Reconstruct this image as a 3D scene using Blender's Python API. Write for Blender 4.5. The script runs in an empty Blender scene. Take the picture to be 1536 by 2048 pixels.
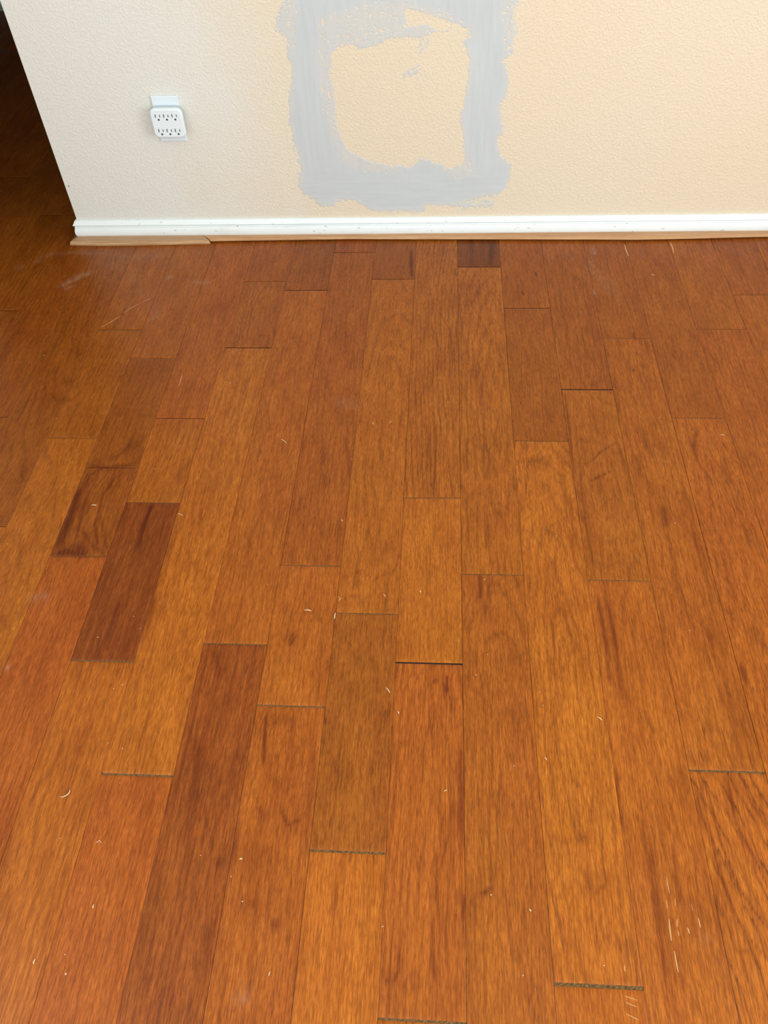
import bpy, bmesh, math, random
import numpy as np
from mathutils import Vector, Matrix

random.seed(7)
rng = np.random.default_rng(11)
scn = bpy.context.scene
COL = scn.collection

# ------------------------------------------------------------------ camera
F_PX, PITCH, YAW, ROLL, CAM_H, CAM_D = 1626.17, 0.85365, 0.097804, -0.059938, 1.22246, 2.09789
_cy, _sy = math.cos(YAW), math.sin(YAW)
FW = Vector((-_sy*math.cos(PITCH), _cy*math.cos(PITCH), -math.sin(PITCH)))
_r0 = Vector((_cy, _sy, 0)); _u0 = _r0.cross(FW)
_c, _s = math.cos(ROLL), math.sin(ROLL)
RT = _c*_r0 + _s*_u0; UP = -_s*_r0 + _c*_u0
CAM = Vector((0, -CAM_D, CAM_H))
cd = bpy.data.cameras.new('camera'); co = bpy.data.objects.new('camera', cd); COL.objects.link(co)
cd.sensor_fit = 'VERTICAL'; cd.sensor_height = 36.0; cd.lens = F_PX*36/2048
cd.clip_start = 0.02
M = Matrix((RT, UP, -FW)).transposed().to_4x4(); M.translation = CAM
co.matrix_world = M
scn.camera = co

# ------------------------------------------------------------------ world, lights, exposure
scn.view_settings.view_transform = 'Standard'
scn.view_settings.look = 'None'
scn.view_settings.gamma = 1.0
scn.view_settings.use_curve_mapping = False
scn.view_settings.exposure = 0.0
w = bpy.data.worlds.new('world'); scn.world = w; w.use_nodes = True
w.node_tree.nodes['Background'].inputs[0].default_value = (0.75, 0.85, 1.0, 1)
w.node_tree.nodes['Background'].inputs[1].default_value = 0.6

def area(name, loc, target, sx, sy, power, color):
    l = bpy.data.lights.new(name, 'AREA'); l.shape = 'RECTANGLE'; l.size = sx; l.size_y = sy
    l.energy = power; l.color = color
    o = bpy.data.objects.new(name, l); COL.objects.link(o); o.location = loc
    o.rotation_euler = (Vector(target)-Vector(loc)).to_track_quat('-Z', 'Y').to_euler()
    return o
# daylight through openings outside the frame; the left one is an added fill
area('glass_door_daylight', (0.55, -3.78, 1.02), (0.55, 0, 1.02), 1.5, 1.95, 35, (0.87, 0.975, 1.0))
area('right_window_daylight', (2.46, -2.5, 1.20), (0, -2.5, 1.20), 1.7, 1.7, 78, (0.90, 0.98, 1.0))
area('left_fill_light', (-1.37, -2.4, 1.35), (0, -2.4, 1.35), 1.3, 1.2, 30, (0.76, 0.95, 1.0))  # cool fill added to brighten the left end of the wall

# ------------------------------------------------------------------ helpers
def ray(px, py):
    return FW + RT*((px-768)/F_PX) + UP*((1024-py)/F_PX)
def fl(px, py, z=0.0):
    d = ray(px, py); t = (z-CAM.z)/d.z; return CAM + d*t
def wl(px, py, Y=0.0):
    d = ray(px, py); t = (Y-CAM.y)/d.y; return CAM + d*t
def lin(c):
    return tuple(((x/255)/12.92 if x/255 <= 0.04045 else ((x/255+0.055)/1.055)**2.4) for x in c)
def tag(o, label=None, cat=None, group=None, kind=None):
    if label: o['label'] = label
    if cat: o['category'] = cat
    if group: o['group'] = group
    if kind: o['kind'] = kind
    return o
def mesh_obj(name, verts, faces, mats, parent=None, smooth=False, mi=None):
    me = bpy.data.meshes.new(name); me.from_pydata([tuple(v) for v in verts], [], faces)
    for m in (mats if isinstance(mats, (list, tuple)) else [mats]): me.materials.append(m)
    if smooth: me.polygons.foreach_set('use_smooth', [True]*len(me.polygons))
    if mi is not None: me.polygons.foreach_set('material_index', mi)
    me.update()
    o = bpy.data.objects.new(name, me); COL.objects.link(o)
    if parent: o.parent = parent
    return o
def bm_obj(name, bm, mat, parent=None, smooth=False):
    bmesh.ops.recalc_face_normals(bm, faces=bm.faces[:])
    me = bpy.data.meshes.new(name); bm.to_mesh(me); bm.free(); me.materials.append(mat)
    if smooth: me.polygons.foreach_set('use_smooth', [True]*len(me.polygons))
    o = bpy.data.objects.new(name, me); COL.objects.link(o)
    if parent: o.parent = parent
    return o
def box(bm, x0, x1, y0, y1, z0, z1):
    vs = [bm.verts.new((x, y, z)) for x in (x0, x1) for y in (y0, y1) for z in (z0, z1)]
    for f in ((0,1,3,2),(4,6,7,5),(0,4,5,1),(2,3,7,6),(0,2,6,4),(1,5,7,3)): bm.faces.new([vs[i] for i in f])

def vnoise(x, y, seed=0):
    """smooth 2-D value noise in -1..1 on numpy arrays"""
    xi = np.floor(x).astype(np.int64); yi = np.floor(y).astype(np.int64)
    fx = x-xi; fy = y-yi; fx = fx*fx*(3-2*fx); fy = fy*fy*(3-2*fy)
    def h(a, b):
        n = (a*374761393 + b*668265263 + seed*1442695041) & 0xffffffff
        n = ((n ^ (n >> 13))*1274126177) & 0xffffffff
        n = n ^ (n >> 16)
        return (n & 0xffff)/32767.5-1
    a = h(xi, yi); b = h(xi+1, yi); c = h(xi, yi+1); d = h(xi+1, yi+1)
    return (a*(1-fx)+b*fx)*(1-fy)+(c*(1-fx)+d*fx)*fy

class NT:
    def __init__(s, name):
        s.m = bpy.data.materials.new(name); s.m.use_nodes = True; s.t = s.m.node_tree; s.t.nodes.clear()
        s.out = s.t.nodes.new('ShaderNodeOutputMaterial'); s.b = s.t.nodes.new('ShaderNodeBsdfPrincipled')
        s.t.links.new(s.b.outputs[0], s.out.inputs[0])
    def n(s, typ, **k):
        x = s.t.nodes.new(typ)
        for a, v in k.items(): setattr(x, a, v)
        return x
    def put(s, sock, v):
        if isinstance(v, bpy.types.NodeSocket): s.t.links.new(v, sock)
        elif v is not None:
            if isinstance(v, (tuple, list)) and len(v) == 3 and sock.type == 'RGBA': v = (*v, 1)
            sock.default_value = v
    def math(s, op, a, b=None, c=None, clamp=False):
        x = s.n('ShaderNodeMath', operation=op, use_clamp=clamp)
        for i, v in enumerate((a, b, c)): 
            if v is not None: s.put(x.inputs[i], v)
        return x.outputs[0]
    def vmul(s, a, b):
        x = s.n('ShaderNodeVectorMath', operation='MULTIPLY'); s.put(x.inputs[0], a); s.put(x.inputs[1], b); return x.outputs[0]
    def vadd(s, a, b):
        x = s.n('ShaderNodeVectorMath', operation='ADD'); s.put(x.inputs[0], a); s.put(x.inputs[1], b); return x.outputs[0]
    def noise(s, vec, scale=1.0, detail=2.0, rough=0.5, dist=0.0):
        x = s.n('ShaderNodeTexNoise'); s.put(x.inputs['Vector'], vec); s.put(x.inputs['Scale'], scale)
        x.inputs['Detail'].default_value = detail; x.inputs['Roughness'].default_value = rough
        x.inputs['Distortion'].default_value = dist; return x.outputs['Fac']
    def attr(s, name, out='Fac'):
        return s.n('ShaderNodeAttribute', attribute_name=name).outputs[out]
    def mix(s, f, a, b, mode='MIX'):
        x = s.n('ShaderNodeMix', data_type='RGBA', blend_type=mode); s.put(x.inputs[0], f)
        s.put(x.inputs[6], a); s.put(x.inputs[7], b); return x.outputs[2]
    def rng(s, v, a, b, c=0.0, d=1.0, smooth=False):
        x = s.n('ShaderNodeMapRange', interpolation_type='SMOOTHSTEP' if smooth else 'LINEAR')
        for i, q in enumerate((v, a, b, c, d)): s.put(x.inputs[i], q)
        return x.outputs[0]
    def bump(s, h, strength, dist=0.001, normal=None):
        x = s.n('ShaderNodeBump'); s.put(x.inputs['Height'], h); x.inputs['Strength'].default_value = strength
        x.inputs['Distance'].default_value = dist
        if normal is not None: s.put(x.inputs['Normal'], normal)
        return x.outputs[0]
    def set(s, **k):
        for a, v in k.items(): s.put(s.b.inputs[a.replace('_', ' ')], v)
        return s.m

# ------------------------------------------------------------------ materials
def mat_floor():
    s = NT('red_oak_stain')
    gc = s.attr('gc', 'Vector'); tone = s.attr('tone', 'Color')
    sp = s.n('ShaderNodeSeparateXYZ'); s.put(sp.inputs[0], s.attr('par', 'Vector'))
    ringc, streakc, dashc = sp.outputs
    phase = s.attr('phase'); mark = s.attr('mark'); dust_sheen = s.attr('dust_sheen')
    # feathered growth-ring boundaries: late wood darkens towards the edge of a ring
    jag = s.noise(s.vmul(gc, (420, 16, 1)), 1.0, 2.0, 0.6)
    wob = s.noise(s.vmul(gc, (26, 9, 1)), 1.0, 2.0, 0.5)
    ph = s.math('ADD', phase, s.math('MULTIPLY', s.math('SUBTRACT', jag, 0.5), 0.8))
    ph = s.math('ADD', ph, s.math('MULTIPLY', s.math('SUBTRACT', wob, 0.5), 1.35))
    fr = s.math('FRACT', ph)
    ring = s.math('MULTIPLY', s.math('POWER', fr, 7.0), s.rng(fr, 1.0, 0.96))
    soft = s.math('SUBTRACT', s.math('ABSOLUTE', s.math('SUBTRACT', fr, 0.5)), 0.25)
    brk = s.rng(s.noise(s.vmul(gc, (60, 7, 1)), 1.0, 2.0, 0.5), 0.38, 0.60)
    ring = s.math('MULTIPLY', s.math('MULTIPLY', ring, ringc), brk)
    # fine fibres, pore dashes, wide streaks, blotches
    fib = s.noise(s.vmul(gc, (800, 70, 1)), 1.0, 2.0, 0.65)
    fib2 = s.noise(s.vmul(gc, (330, 16, 1)), 1.0, 3.0, 0.65)
    dash = s.rng(s.noise(s.vmul(gc, (480, 38, 1)), 1.0, 1.0, 0.5), 0.58, 0.72)
    dashz = s.rng(s.noise(s.vmul(gc, (30, 8, 1)), 1.0, 2.0, 0.5), 0.42, 0.62)
    dash = s.math('MULTIPLY', s.math('MULTIPLY', dash, dashz), dashc)
    streak = s.rng(s.noise(s.vmul(gc, (75, 1.6, 1)), 1.0, 3.0, 0.6), 0.50, 0.72)
    streak = s.math('MULTIPLY', streak, streakc)
    blot = s.noise(s.vmul(gc, (22, 9, 1)), 1.0, 3.0, 0.55)
    smud = s.rng(s.noise(s.vmul(gc, (150, 20, 1)), 1.0, 3.0, 0.65), 0.58, 0.70)
    base = s.mix(s.rng(blot, 0.3, 0.7), (0.322, 0.0860, 0.0060), (0.415, 0.122, 0.0105))
    base = s.mix(s.rng(s.noise(s.vmul(gc, (9, 3, 1)), 1.0, 2.0), 0.35, 0.7), base, s.mix(0.22, base, (0.372, 0.080, 0.012)))
    base = s.mix(1.0, base, tone, 'MULTIPLY')
    dk = s.mix(1.0, base, (0.42, 0.33, 0.30), 'MULTIPLY')
    dk2 = s.mix(1.0, base, (0.36, 0.34, 0.50), 'MULTIPLY')   # greyer, tannin stain
    c = s.mix(s.math('MULTIPLY', streak, 0.62), base, s.mix(1.0, base, (0.52, 0.33, 0.18), 'MULTIPLY'))
    lt = s.mix(1.0, c, (1.22, 1.32, 1.6), 'MULTIPLY')
    c = s.mix(s.math('MULTIPLY', s.rng(fib, 0.52, 0.28), 0.95), c, lt)
    c = s.mix(s.math('MULTIPLY', s.rng(fib, 0.46, 0.72), 0.70), c, dk)
    c = s.mix(s.math('MULTIPLY', s.rng(fib2, 0.46, 0.64), 0.50), c, dk)
    c = s.mix(s.math('MULTIPLY', s.rng(soft, 0.0, 0.25), s.math('MULTIPLY', ringc, 0.22), clamp=True), c, dk)
    c = s.mix(s.math('MULTIPLY', ring, 1.25, clamp=True), c, dk2)
    c = s.mix(s.math('MULTIPLY', dash, 0.72, clamp=True), c, dk)
    c = s.mix(s.math('MULTIPLY', s.math('MULTIPLY', smud, dashc), 0.60, clamp=True), c, dk2)
    mk = s.math('MULTIPLY', mark, s.rng(s.noise(s.vmul(gc, (380, 20, 1)), 1.0, 2.0, 0.6), 0.25, 0.55, 0.35, 1.0), clamp=True)
    c = s.mix(mk, c, s.mix(1.0, base, (0.30, 0.17, 0.13), 'MULTIPLY'))
    du = s.math('MULTIPLY', dust_sheen, s.rng(s.noise(s.vmul(gc, (160, 60, 1)), 1.0, 3.0, 0.7), 0.30, 0.75), clamp=True)
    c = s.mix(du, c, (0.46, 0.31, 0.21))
    rough = s.math('ADD', s.rng(s.noise(s.vmul(gc, (30, 18, 1)), 1.0, 3.0), 0.3, 0.7, 0.33, 0.44), s.math('MULTIPLY', du, 0.3))
    h = s.math('ADD', s.math('MULTIPLY', fib2, 0.5), s.math('MULTIPLY', fib, 0.35))
    h = s.math('SUBTRACT', h, s.math('MULTIPLY', dash, 0.6))
    nb = s.bump(h, 0.28, 0.0006)
    nb = s.bump(s.noise(s.vmul(gc, (22, 5, 1)), 1.0, 1.0), 0.25, 0.0012, nb)
    s.set(Base_Color=c, Roughness=rough, Normal=nb, IOR=1.5, Specular_IOR_Level=0.22)
    return s.m

def mat_gap():
    s = NT('floor_gap'); return s.set(Base_Color=(0.030, 0.014, 0.007), Roughness=0.9)
def mat_filler():
    s = NT('dirty_gap_filler'); g = s.n('ShaderNodeNewGeometry').outputs['Position']
    n = s.noise(s.vmul(g, (260, 500, 1)), 1.0, 3.0, 0.7)
    return s.set(Base_Color=s.mix(s.rng(n, 0.35, 0.65), (0.055, 0.026, 0.009), (0.23, 0.125, 0.050)), Roughness=0.9, Specular_IOR_Level=0.05)
def mat_wall(col=(0.745, 0.645, 0.50), peel=1.0, name='cream_wall_paint', pale_left=True):
    s = NT(name); p = s.n('ShaderNodeNewGeometry').outputs['Position']
    p2 = s.vadd(p, s.vmul(s.n('ShaderNodeTexNoise').outputs['Color'], (0, 0, 0)))
    a = s.rng(s.noise(p2, 170.0, 1.5, 0.5, 0.6), 0.38, 0.68, 0, 1, True)
    b = s.noise(p2, 230.0, 2.0, 0.5)
    h = s.math('ADD', a, s.math('MULTIPLY', b, 0.35))
    cl = s.mix(s.rng(s.noise(p, 1.3, 1.0), 0.35, 0.65), col, tuple(x*y for x, y in zip(col, (1.0, 0.965, 0.93))))
    if pale_left:   # paler, less saturated cream towards the left, with a noisy border
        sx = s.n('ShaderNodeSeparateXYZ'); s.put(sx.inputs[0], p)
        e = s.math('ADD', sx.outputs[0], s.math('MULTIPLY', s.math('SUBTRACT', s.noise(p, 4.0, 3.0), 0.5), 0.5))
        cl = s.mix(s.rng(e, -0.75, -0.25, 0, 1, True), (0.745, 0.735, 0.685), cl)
    s.set(Base_Color=cl, Roughness=0.55, Normal=s.bump(h, 0.60*peel, 0.0009))
    return s.m
def mat_compound():
    s = NT('joint_compound'); p = s.n('ShaderNodeNewGeometry').outputs['Position']
    thin = s.attr('thin')
    sz = s.n('ShaderNodeSeparateXYZ'); s.put(sz.inputs[0], p)
    st = s.noise(s.vmul(p, (70, 1, 8)), 1.0, 3.0, 0.6); st2 = s.noise(s.vmul(p, (9, 1, 90)), 1.0, 3.0, 0.6)
    low = s.rng(sz.outputs[2], 0.205, 0.165)
    st = s.math('ADD', s.math('MULTIPLY', st, s.math('SUBTRACT', 1.0, low)), s.math('MULTIPLY', st2, low))
    c = s.mix(s.rng(st, 0.3, 0.7), (0.520, 0.552, 0.575), (0.575, 0.608, 0.630))
    c = s.mix(s.math('MULTIPLY', s.rng(st2, 0.4, 0.7), 0.35), c, (0.56, 0.585, 0.585))
    n = s.noise(p, 210.0, 3.0, 0.65)
    t = s.math('MULTIPLY', thin, s.rng(n, 0.38, 0.60), clamp=True)
    c = s.mix(s.math('MULTIPLY', t, 0.85), c, (0.66, 0.60, 0.53))
    h = s.math('ADD', s.math('MULTIPLY', st, 0.25), s.math('MULTIPLY', s.math('MULTIPLY', n, thin), 0.9))
    s.set(Base_Color=c, Roughness=0.75, Normal=s.bump(h, 0.35, 0.0008))
    return s.m
def mat_trim():
    s = NT('white_trim_paint'); p = s.n('ShaderNodeNewGeometry').outputs['Position']
    n = s.noise(s.vmul(p, (9, 20, 60)), 1.0, 3.0, 0.6)
    c = s.mix(s.rng(n, 0.55, 0.8), (0.82, 0.875, 0.89), (0.73, 0.78, 0.785))
    z = s.n('ShaderNodeSeparateXYZ'); s.put(z.inputs[0], p)
    grime = s.math('MULTIPLY', s.rng(z.outputs[2], 0.013, 0.007), s.rng(s.noise(s.vmul(p, (25, 1, 90)), 1.0, 3.0), 0.35, 0.65, 0.25, 1))
    c = s.mix(s.math('MULTIPLY', grime, 0.55), c, (0.62, 0.50, 0.36))
    spk = s.rng(s.noise(s.vmul(p, (55, 55, 120)), 1.0, 1.0), 0.735, 0.76)
    c = s.mix(s.math('MULTIPLY', spk, 0.6), c, (0.42, 0.43, 0.40))
    return s.set(Base_Color=c, Roughness=0.35, Normal=s.bump(n, 0.15, 0.001))
def mat_moulding(c0, c1, name):
    s = NT(name); p = s.n('ShaderNodeNewGeometry').outputs['Position']
    n = s.noise(s.vmul(p, (9, 300, 260)), 1.0, 3.0, 0.6); m = s.noise(s.vmul(p, (3, 60, 60)), 1.0, 2.0)
    fine = s.noise(s.vmul(p, (60, 900, 900)), 1.0, 2.0)
    c = s.mix(s.rng(n, 0.38, 0.62), c0, c1); c = s.mix(s.math('MULTIPLY', s.rng(m, 0.5, 0.7), 0.35), c, (0.36, 0.15, 0.06))
    c = s.mix(s.math('MULTIPLY', s.rng(fine, 0.5, 0.7), 0.3), c, (0.26, 0.13, 0.06))
    return s.set(Base_Color=c, Roughness=0.5, Normal=s.bump(n, 0.3, 0.0008))
def mat_plain(name, c, rough=0.5, scale=60, var=0.06):
    s = NT(name); p = s.n('ShaderNodeNewGeometry').outputs['Position']
    n = s.noise(p, scale, 2.0)
    return s.set(Base_Color=s.mix(n, tuple(x*(1-var) for x in c), tuple(min(1, x*(1+var)) for x in c)), Roughness=rough)

M_FLOOR, M_GAP, M_FILL = mat_floor(), mat_gap(), mat_filler()
M_WALL = mat_wall(); M_WALL2 = mat_wall((0.14, 0.115, 0.09), 0.6, 'hall_wall_darkened', False)  # hall colour darkened to cut bounce light and keep the hall dim
M_COMP = mat_compound(); M_TRIM = mat_trim()
M_OAK = mat_moulding((0.42, 0.225, 0.105), (0.56, 0.34, 0.18), 'bare_oak_strip')
M_OAK2 = mat_moulding((0.50, 0.255, 0.110), (0.62, 0.36, 0.18), 'bare_oak_strip_warm')
M_DARKOAK = mat_moulding((0.17, 0.075, 0.035), (0.26, 0.13, 0.07), 'weathered_oak_strip')
M_CEIL = mat_plain('ceiling_paint', (0.80, 0.79, 0.76), 0.9)
M_PLAST = mat_plain('white_plastic', (0.78, 0.86, 0.90), 0.30, 30, 0.02)
M_PLATE = mat_plain('white_cover_plate', (0.74, 0.82, 0.88), 0.35, 30, 0.02)
M_SLOT = mat_plain('dark_slot', (0.035, 0.045, 0.05), 0.8)
M_SCREW = mat_plain('painted_screw', (0.62, 0.66, 0.70), 0.3)
M_CHIP = mat_plain('chipped_paint', (0.20, 0.17, 0.14), 0.9, 400, 0.3)
M_SHAV = mat_plain('pale_wood_shaving', (0.66, 0.45, 0.25), 0.6, 300, 0.15)
M_GRIT = mat_plain('pale_grit', (0.60, 0.43, 0.27), 0.7, 300, 0.15)
M_SCR = mat_plain('raw_scratch', (0.52, 0.30, 0.12), 0.6, 300, 0.2)

# ------------------------------------------------------------------ room shell
XC, WT, XR, YF, XL, XH, YH, ZC = -1.0337, 0.12, 2.5, -3.8, -1.40, -3.0, 1.95, 2.45
bm = bmesh.new(); box(bm, XC, XR, 0, WT, 0, ZC)
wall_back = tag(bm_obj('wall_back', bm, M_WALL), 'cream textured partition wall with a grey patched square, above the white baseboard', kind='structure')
bm = bmesh.new(); box(bm, XR, XR+.12, YF-.12, -3.4, 0, ZC); box(bm, XR, XR+.12, -1.6, WT, 0, ZC)
box(bm, XR, XR+.12, -3.4, -1.6, 0, .30); box(bm, XR, XR+.12, -3.4, -1.6, 2.10, ZC)
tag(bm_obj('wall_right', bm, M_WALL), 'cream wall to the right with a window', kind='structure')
bm = bmesh.new(); box(bm, XL, -.27, YF-.12, YF, 0, ZC); box(bm, 1.37, XR, YF-.12, YF, 0, ZC)
box(bm, -.27, 1.37, YF-.12, YF, 2.06, ZC)
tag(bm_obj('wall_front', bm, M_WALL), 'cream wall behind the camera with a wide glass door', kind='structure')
bm = bmesh.new(); box(bm, XL-.12, XL, YF-.12, -3.1, 0, ZC); box(bm, XL-.12, XL, -1.7, -0.08, 0, ZC)
box(bm, XL-.12, XL, -3.1, -1.7, 0, .70); box(bm, XL-.12, XL, -3.1, -1.7, 2.0, ZC)
tag(bm_obj('wall_left', bm, M_WALL), 'unseen left wall, placed to keep daylight out of the hall', kind='structure')  # unseen wall, set just out of frame to block light from the hall
bm = bmesh.new(); box(bm, XH-.12, XH, -0.20, YH, 0, ZC); box(bm, XH, XL-.12, -0.20, -0.08, 0, ZC)
tag(bm_obj('wall_hall', bm, M_WALL2), 'dim hall side wall beyond the opening', kind='structure')
bm = bmesh.new(); box(bm, XH-.12, XR, YH, YH+.12, 0, ZC)
tag(bm_obj('wall_far', bm, M_WALL2), 'dim far hall wall seen past the end of the partition', kind='structure')
bm = bmesh.new(); box(bm, XH-.12, XR+.12, YF-.12, YH+.12, ZC, ZC+.1)
tag(bm_obj('ceiling', bm, M_CEIL), 'plain pale ceiling', kind='structure')

def window(name, x0, x1, y0, y1, z0, z1, label):
    # frame and mullion in the opening, glass pane behind
    ax = 0 if x1-x0 > y1-y0 else 1
    root = bpy.data.objects.new(name, None); COL.objects.link(root)
    root.location = ((x0+x1)/2, (y0+y1)/2, z0); tag(root, label, kind='structure')
    ox, oy, oz = root.location
    bm = bmesh.new(); t = .05
    def bb(a0, a1, c0, c1):
        if ax == 0: box(bm, a0-ox, a1-ox, y0-oy, y1-oy, c0-oz, c1-oz)
        else: box(bm, x0-ox, x1-ox, a0-oy, a1-oy, c0-oz, c1-oz)
    A0, A1 = (x0, x1) if ax == 0 else (y0, y1); mid = (A0+A1)/2
    bb(A0, A1, z0, z0+t); bb(A0, A1, z1-t, z1); bb(A0, A0+t, z0+t, z1-t); bb(A1-t, A1, z0+t, z1-t); bb(mid-t/2, mid+t/2, z0+t, z1-t)
    bm_obj('window_frame', bm, M_TRIM, root)
window('door_1', -.27, 1.37, -3.88, -3.83, 0.0, 2.06, 'white framed sliding glass door behind the camera')
window('window_1', 2.54, 2.59, -3.4, -1.6, .30, 2.10, 'white framed window in the right wall')
window('fill_window', -1.50, -1.45, -3.1, -1.7, .70, 2.0, 'added unseen window frame around the left fill light')  # unseen window, added to house the left fill light

# ------------------------------------------------------------------ floor
SEAM = {-9: -.9789, -8: -.8633, -7: -.7495, -6: -.6355, -5: -.5227, -4: -.4071, -3: -.2939, -2: -.1791, -1: -.0664,
        0: .0482, 1: .1628, 2: .2788, 3: .3935, 4: .5078, 5: .6216, 6: .7387}
PW = 0.11435
def seam(k):
    if k in SEAM: return SEAM[k]
    return SEAM[-9]+(k+9)*PW if k < -9 else SEAM[6]+(k-6)*PW
# joints per column (world Y, end gap width in m, filler amount)
JT = {-10: [(-.766, 1.2, 0)], -9: [(-1.09, 1.0, 0)], -8: [(-.4394, 1.2, 0), (-.8319, 1.2, 1)],
 -7: [(-.553, .8, 0), (-.922, .8, 0), (-1.161, 1.6, 1)], -6: [(-.7661, 1.4, 0), (-1.02, 1.3, 1), (-1.3908, 2.4, 2)],
 -5: [(-.2264, 1.2, 0), (-.5111, 2.4, 0), (-1.5928, 3.2, 2)], -4: [(-.2677, 2.4, 0), (-1.3499, 2.0, 1)],
 -3: [(-.087, 1.5, 0), (-1.1738, 1.7, 1), (-1.4662, 2.6, 2)], -2: [(-.2184, 1.5, 0), (-1.2796, 1.8, 1), (-1.6974, 3.2, 2)],
 -1: [(-.9971, 1.8, 1), (-1.3785, 3.0, 0), (-1.905, 3.0, 2)], 0: [(-.163, 1.6, 0), (-1.187, 1.8, 1)],
 1: [(-.3501, 2.0, 0), (-.8301, 2.0, 1), (-1.855, 4.6, 1)], 2: [(-.6617, 3.0, 0), (-1.1947, 1.8, 2)],
 3: [(-.4731, 1.5, 1), (-1.5546, 3.2, 1)], 4: [(-.754, 1.4, 1)], 5: [(-.437, 1.2, 1)], 6: [(-.296, 1.2, 1)]}
# per plank: brightness, redness, ring contrast, streak contrast, dash contrast, (centre, depth, slope, spacing mm)
PL = {
 (-11,0):(.80,.1,.5,.6,.5,None),(-11,1):(.8,.1,.4,.5,.5,None),
 (-10,0):(.78,.2,.3,.6,.5,None),(-10,1):(.85,.1,.3,.5,.5,None),
 (-9,0):(.82,.1,.8,.5,.5,None),(-9,1):(1.0,.0,.7,.4,.5,None),
 (-8,0):(.92,.1,.4,.5,.4,None),(-8,1):(.92,.0,.6,.4,.6,None),(-8,2):(1.10,-.05,.6,.25,.7,(-.3,.03,.02,12)),
 (-7,0):(.92,.1,.3,.3,.3,None),(-7,1):(.78,.1,.5,.5,.5,None),(-7,2):(.80,.20,.9,.7,.3,(.9,.006,.10,9)),(-7,3):(.94,.40,.3,.2,.5,None),
 (-6,0):(.92,.25,.3,.3,.3,None),(-6,1):(1.0,.05,.4,.4,.4,None),(-6,2):(.62,.45,.4,.7,.5,None),(-6,3):(1.06,.12,.5,.3,.5,None),
 (-5,0):(.85,.2,.4,.4,.4,None),(-5,1):(.88,.15,.8,.2,.8,(.1,.01,.03,8)),(-5,2):(1.14,-.05,.5,.25,.7,None),(-5,3):(.96,.38,.3,.2,.6,None),
 (-4,0):(.76,.2,.4,.6,.4,None),(-4,1):(.99,.12,.3,.15,.5,None),(-4,2):(.74,.35,.5,1.0,1.0,None),
 (-3,0):(.78,.3,.3,.4,.3,None),(-3,1):(0.86,.22,.5,.35,.6,None),(-3,2):(1.02,.12,.6,.15,.8,(.2,.02,.02,10)),(-3,3):(.96,.22,.5,.9,1.0,(-.1,.01,.02,9)),
 (-2,0):(0.78,.15,.4,.5,.3,None),(-2,1):(1.04,-.02,.75,.1,.4,(.12,.010,.022,16)),(-2,2):(.86,.02,.4,.2,.9,None),(-2,3):(1.16,.05,.3,.5,.7,None),
 (-1,0):(.99,.02,1.0,.35,.3,(.8,.02,.02,10)),(-1,1):(1.10,-.05,.2,.12,.35,None),(-1,2):(.98,.22,.9,.55,.5,(.1,.03,.012,10)),(-1,3):(1.1,.1,.3,.3,.5,None),
 (0,0):(.52,.15,.2,.9,.2,None),(0,1):(1.00,-.03,.75,.2,.7,(.22,.012,.022,13)),(0,2):(.95,.08,.7,.45,.9,(.1,.008,.018,11)),
 (1,0):(0.80,.2,.2,.1,.4,None),(1,1):(0.81,.12,.15,.1,.4,None),(1,2):(1.14,-.04,.9,.3,1.0,(0,.012,.022,12)),(1,3):(1.10,.08,.3,.5,.4,None),
 (2,0):(0.86,.12,.6,.3,.8,(.2,.02,.02,12)),(2,1):(.90,.04,.45,.15,.2,(-.1,.012,.09,26)),(2,2):(1.03,.08,.5,.8,.7,(.3,.03,.012,12)),
 (3,0):(0.82,.12,.3,.15,.4,None),(3,1):(.97,.08,.6,.5,.9,None),(3,2):(1.08,.04,1.4,.25,.3,(-1.2,.01,.06,14)),
 (4,0):(0.84,.18,.3,.4,.6,None),(4,1):(1.0,.14,.6,.4,1.3,(.3,.03,.012,12)),
 (5,0):(0.86,.12,.15,.1,.3,None),(5,1):(.93,.18,.5,.6,.9,None),
 (6,0):(0.80,.2,.3,.3,.4,None),(6,1):(.95,.12,.4,.5,.6,None)}
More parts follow.
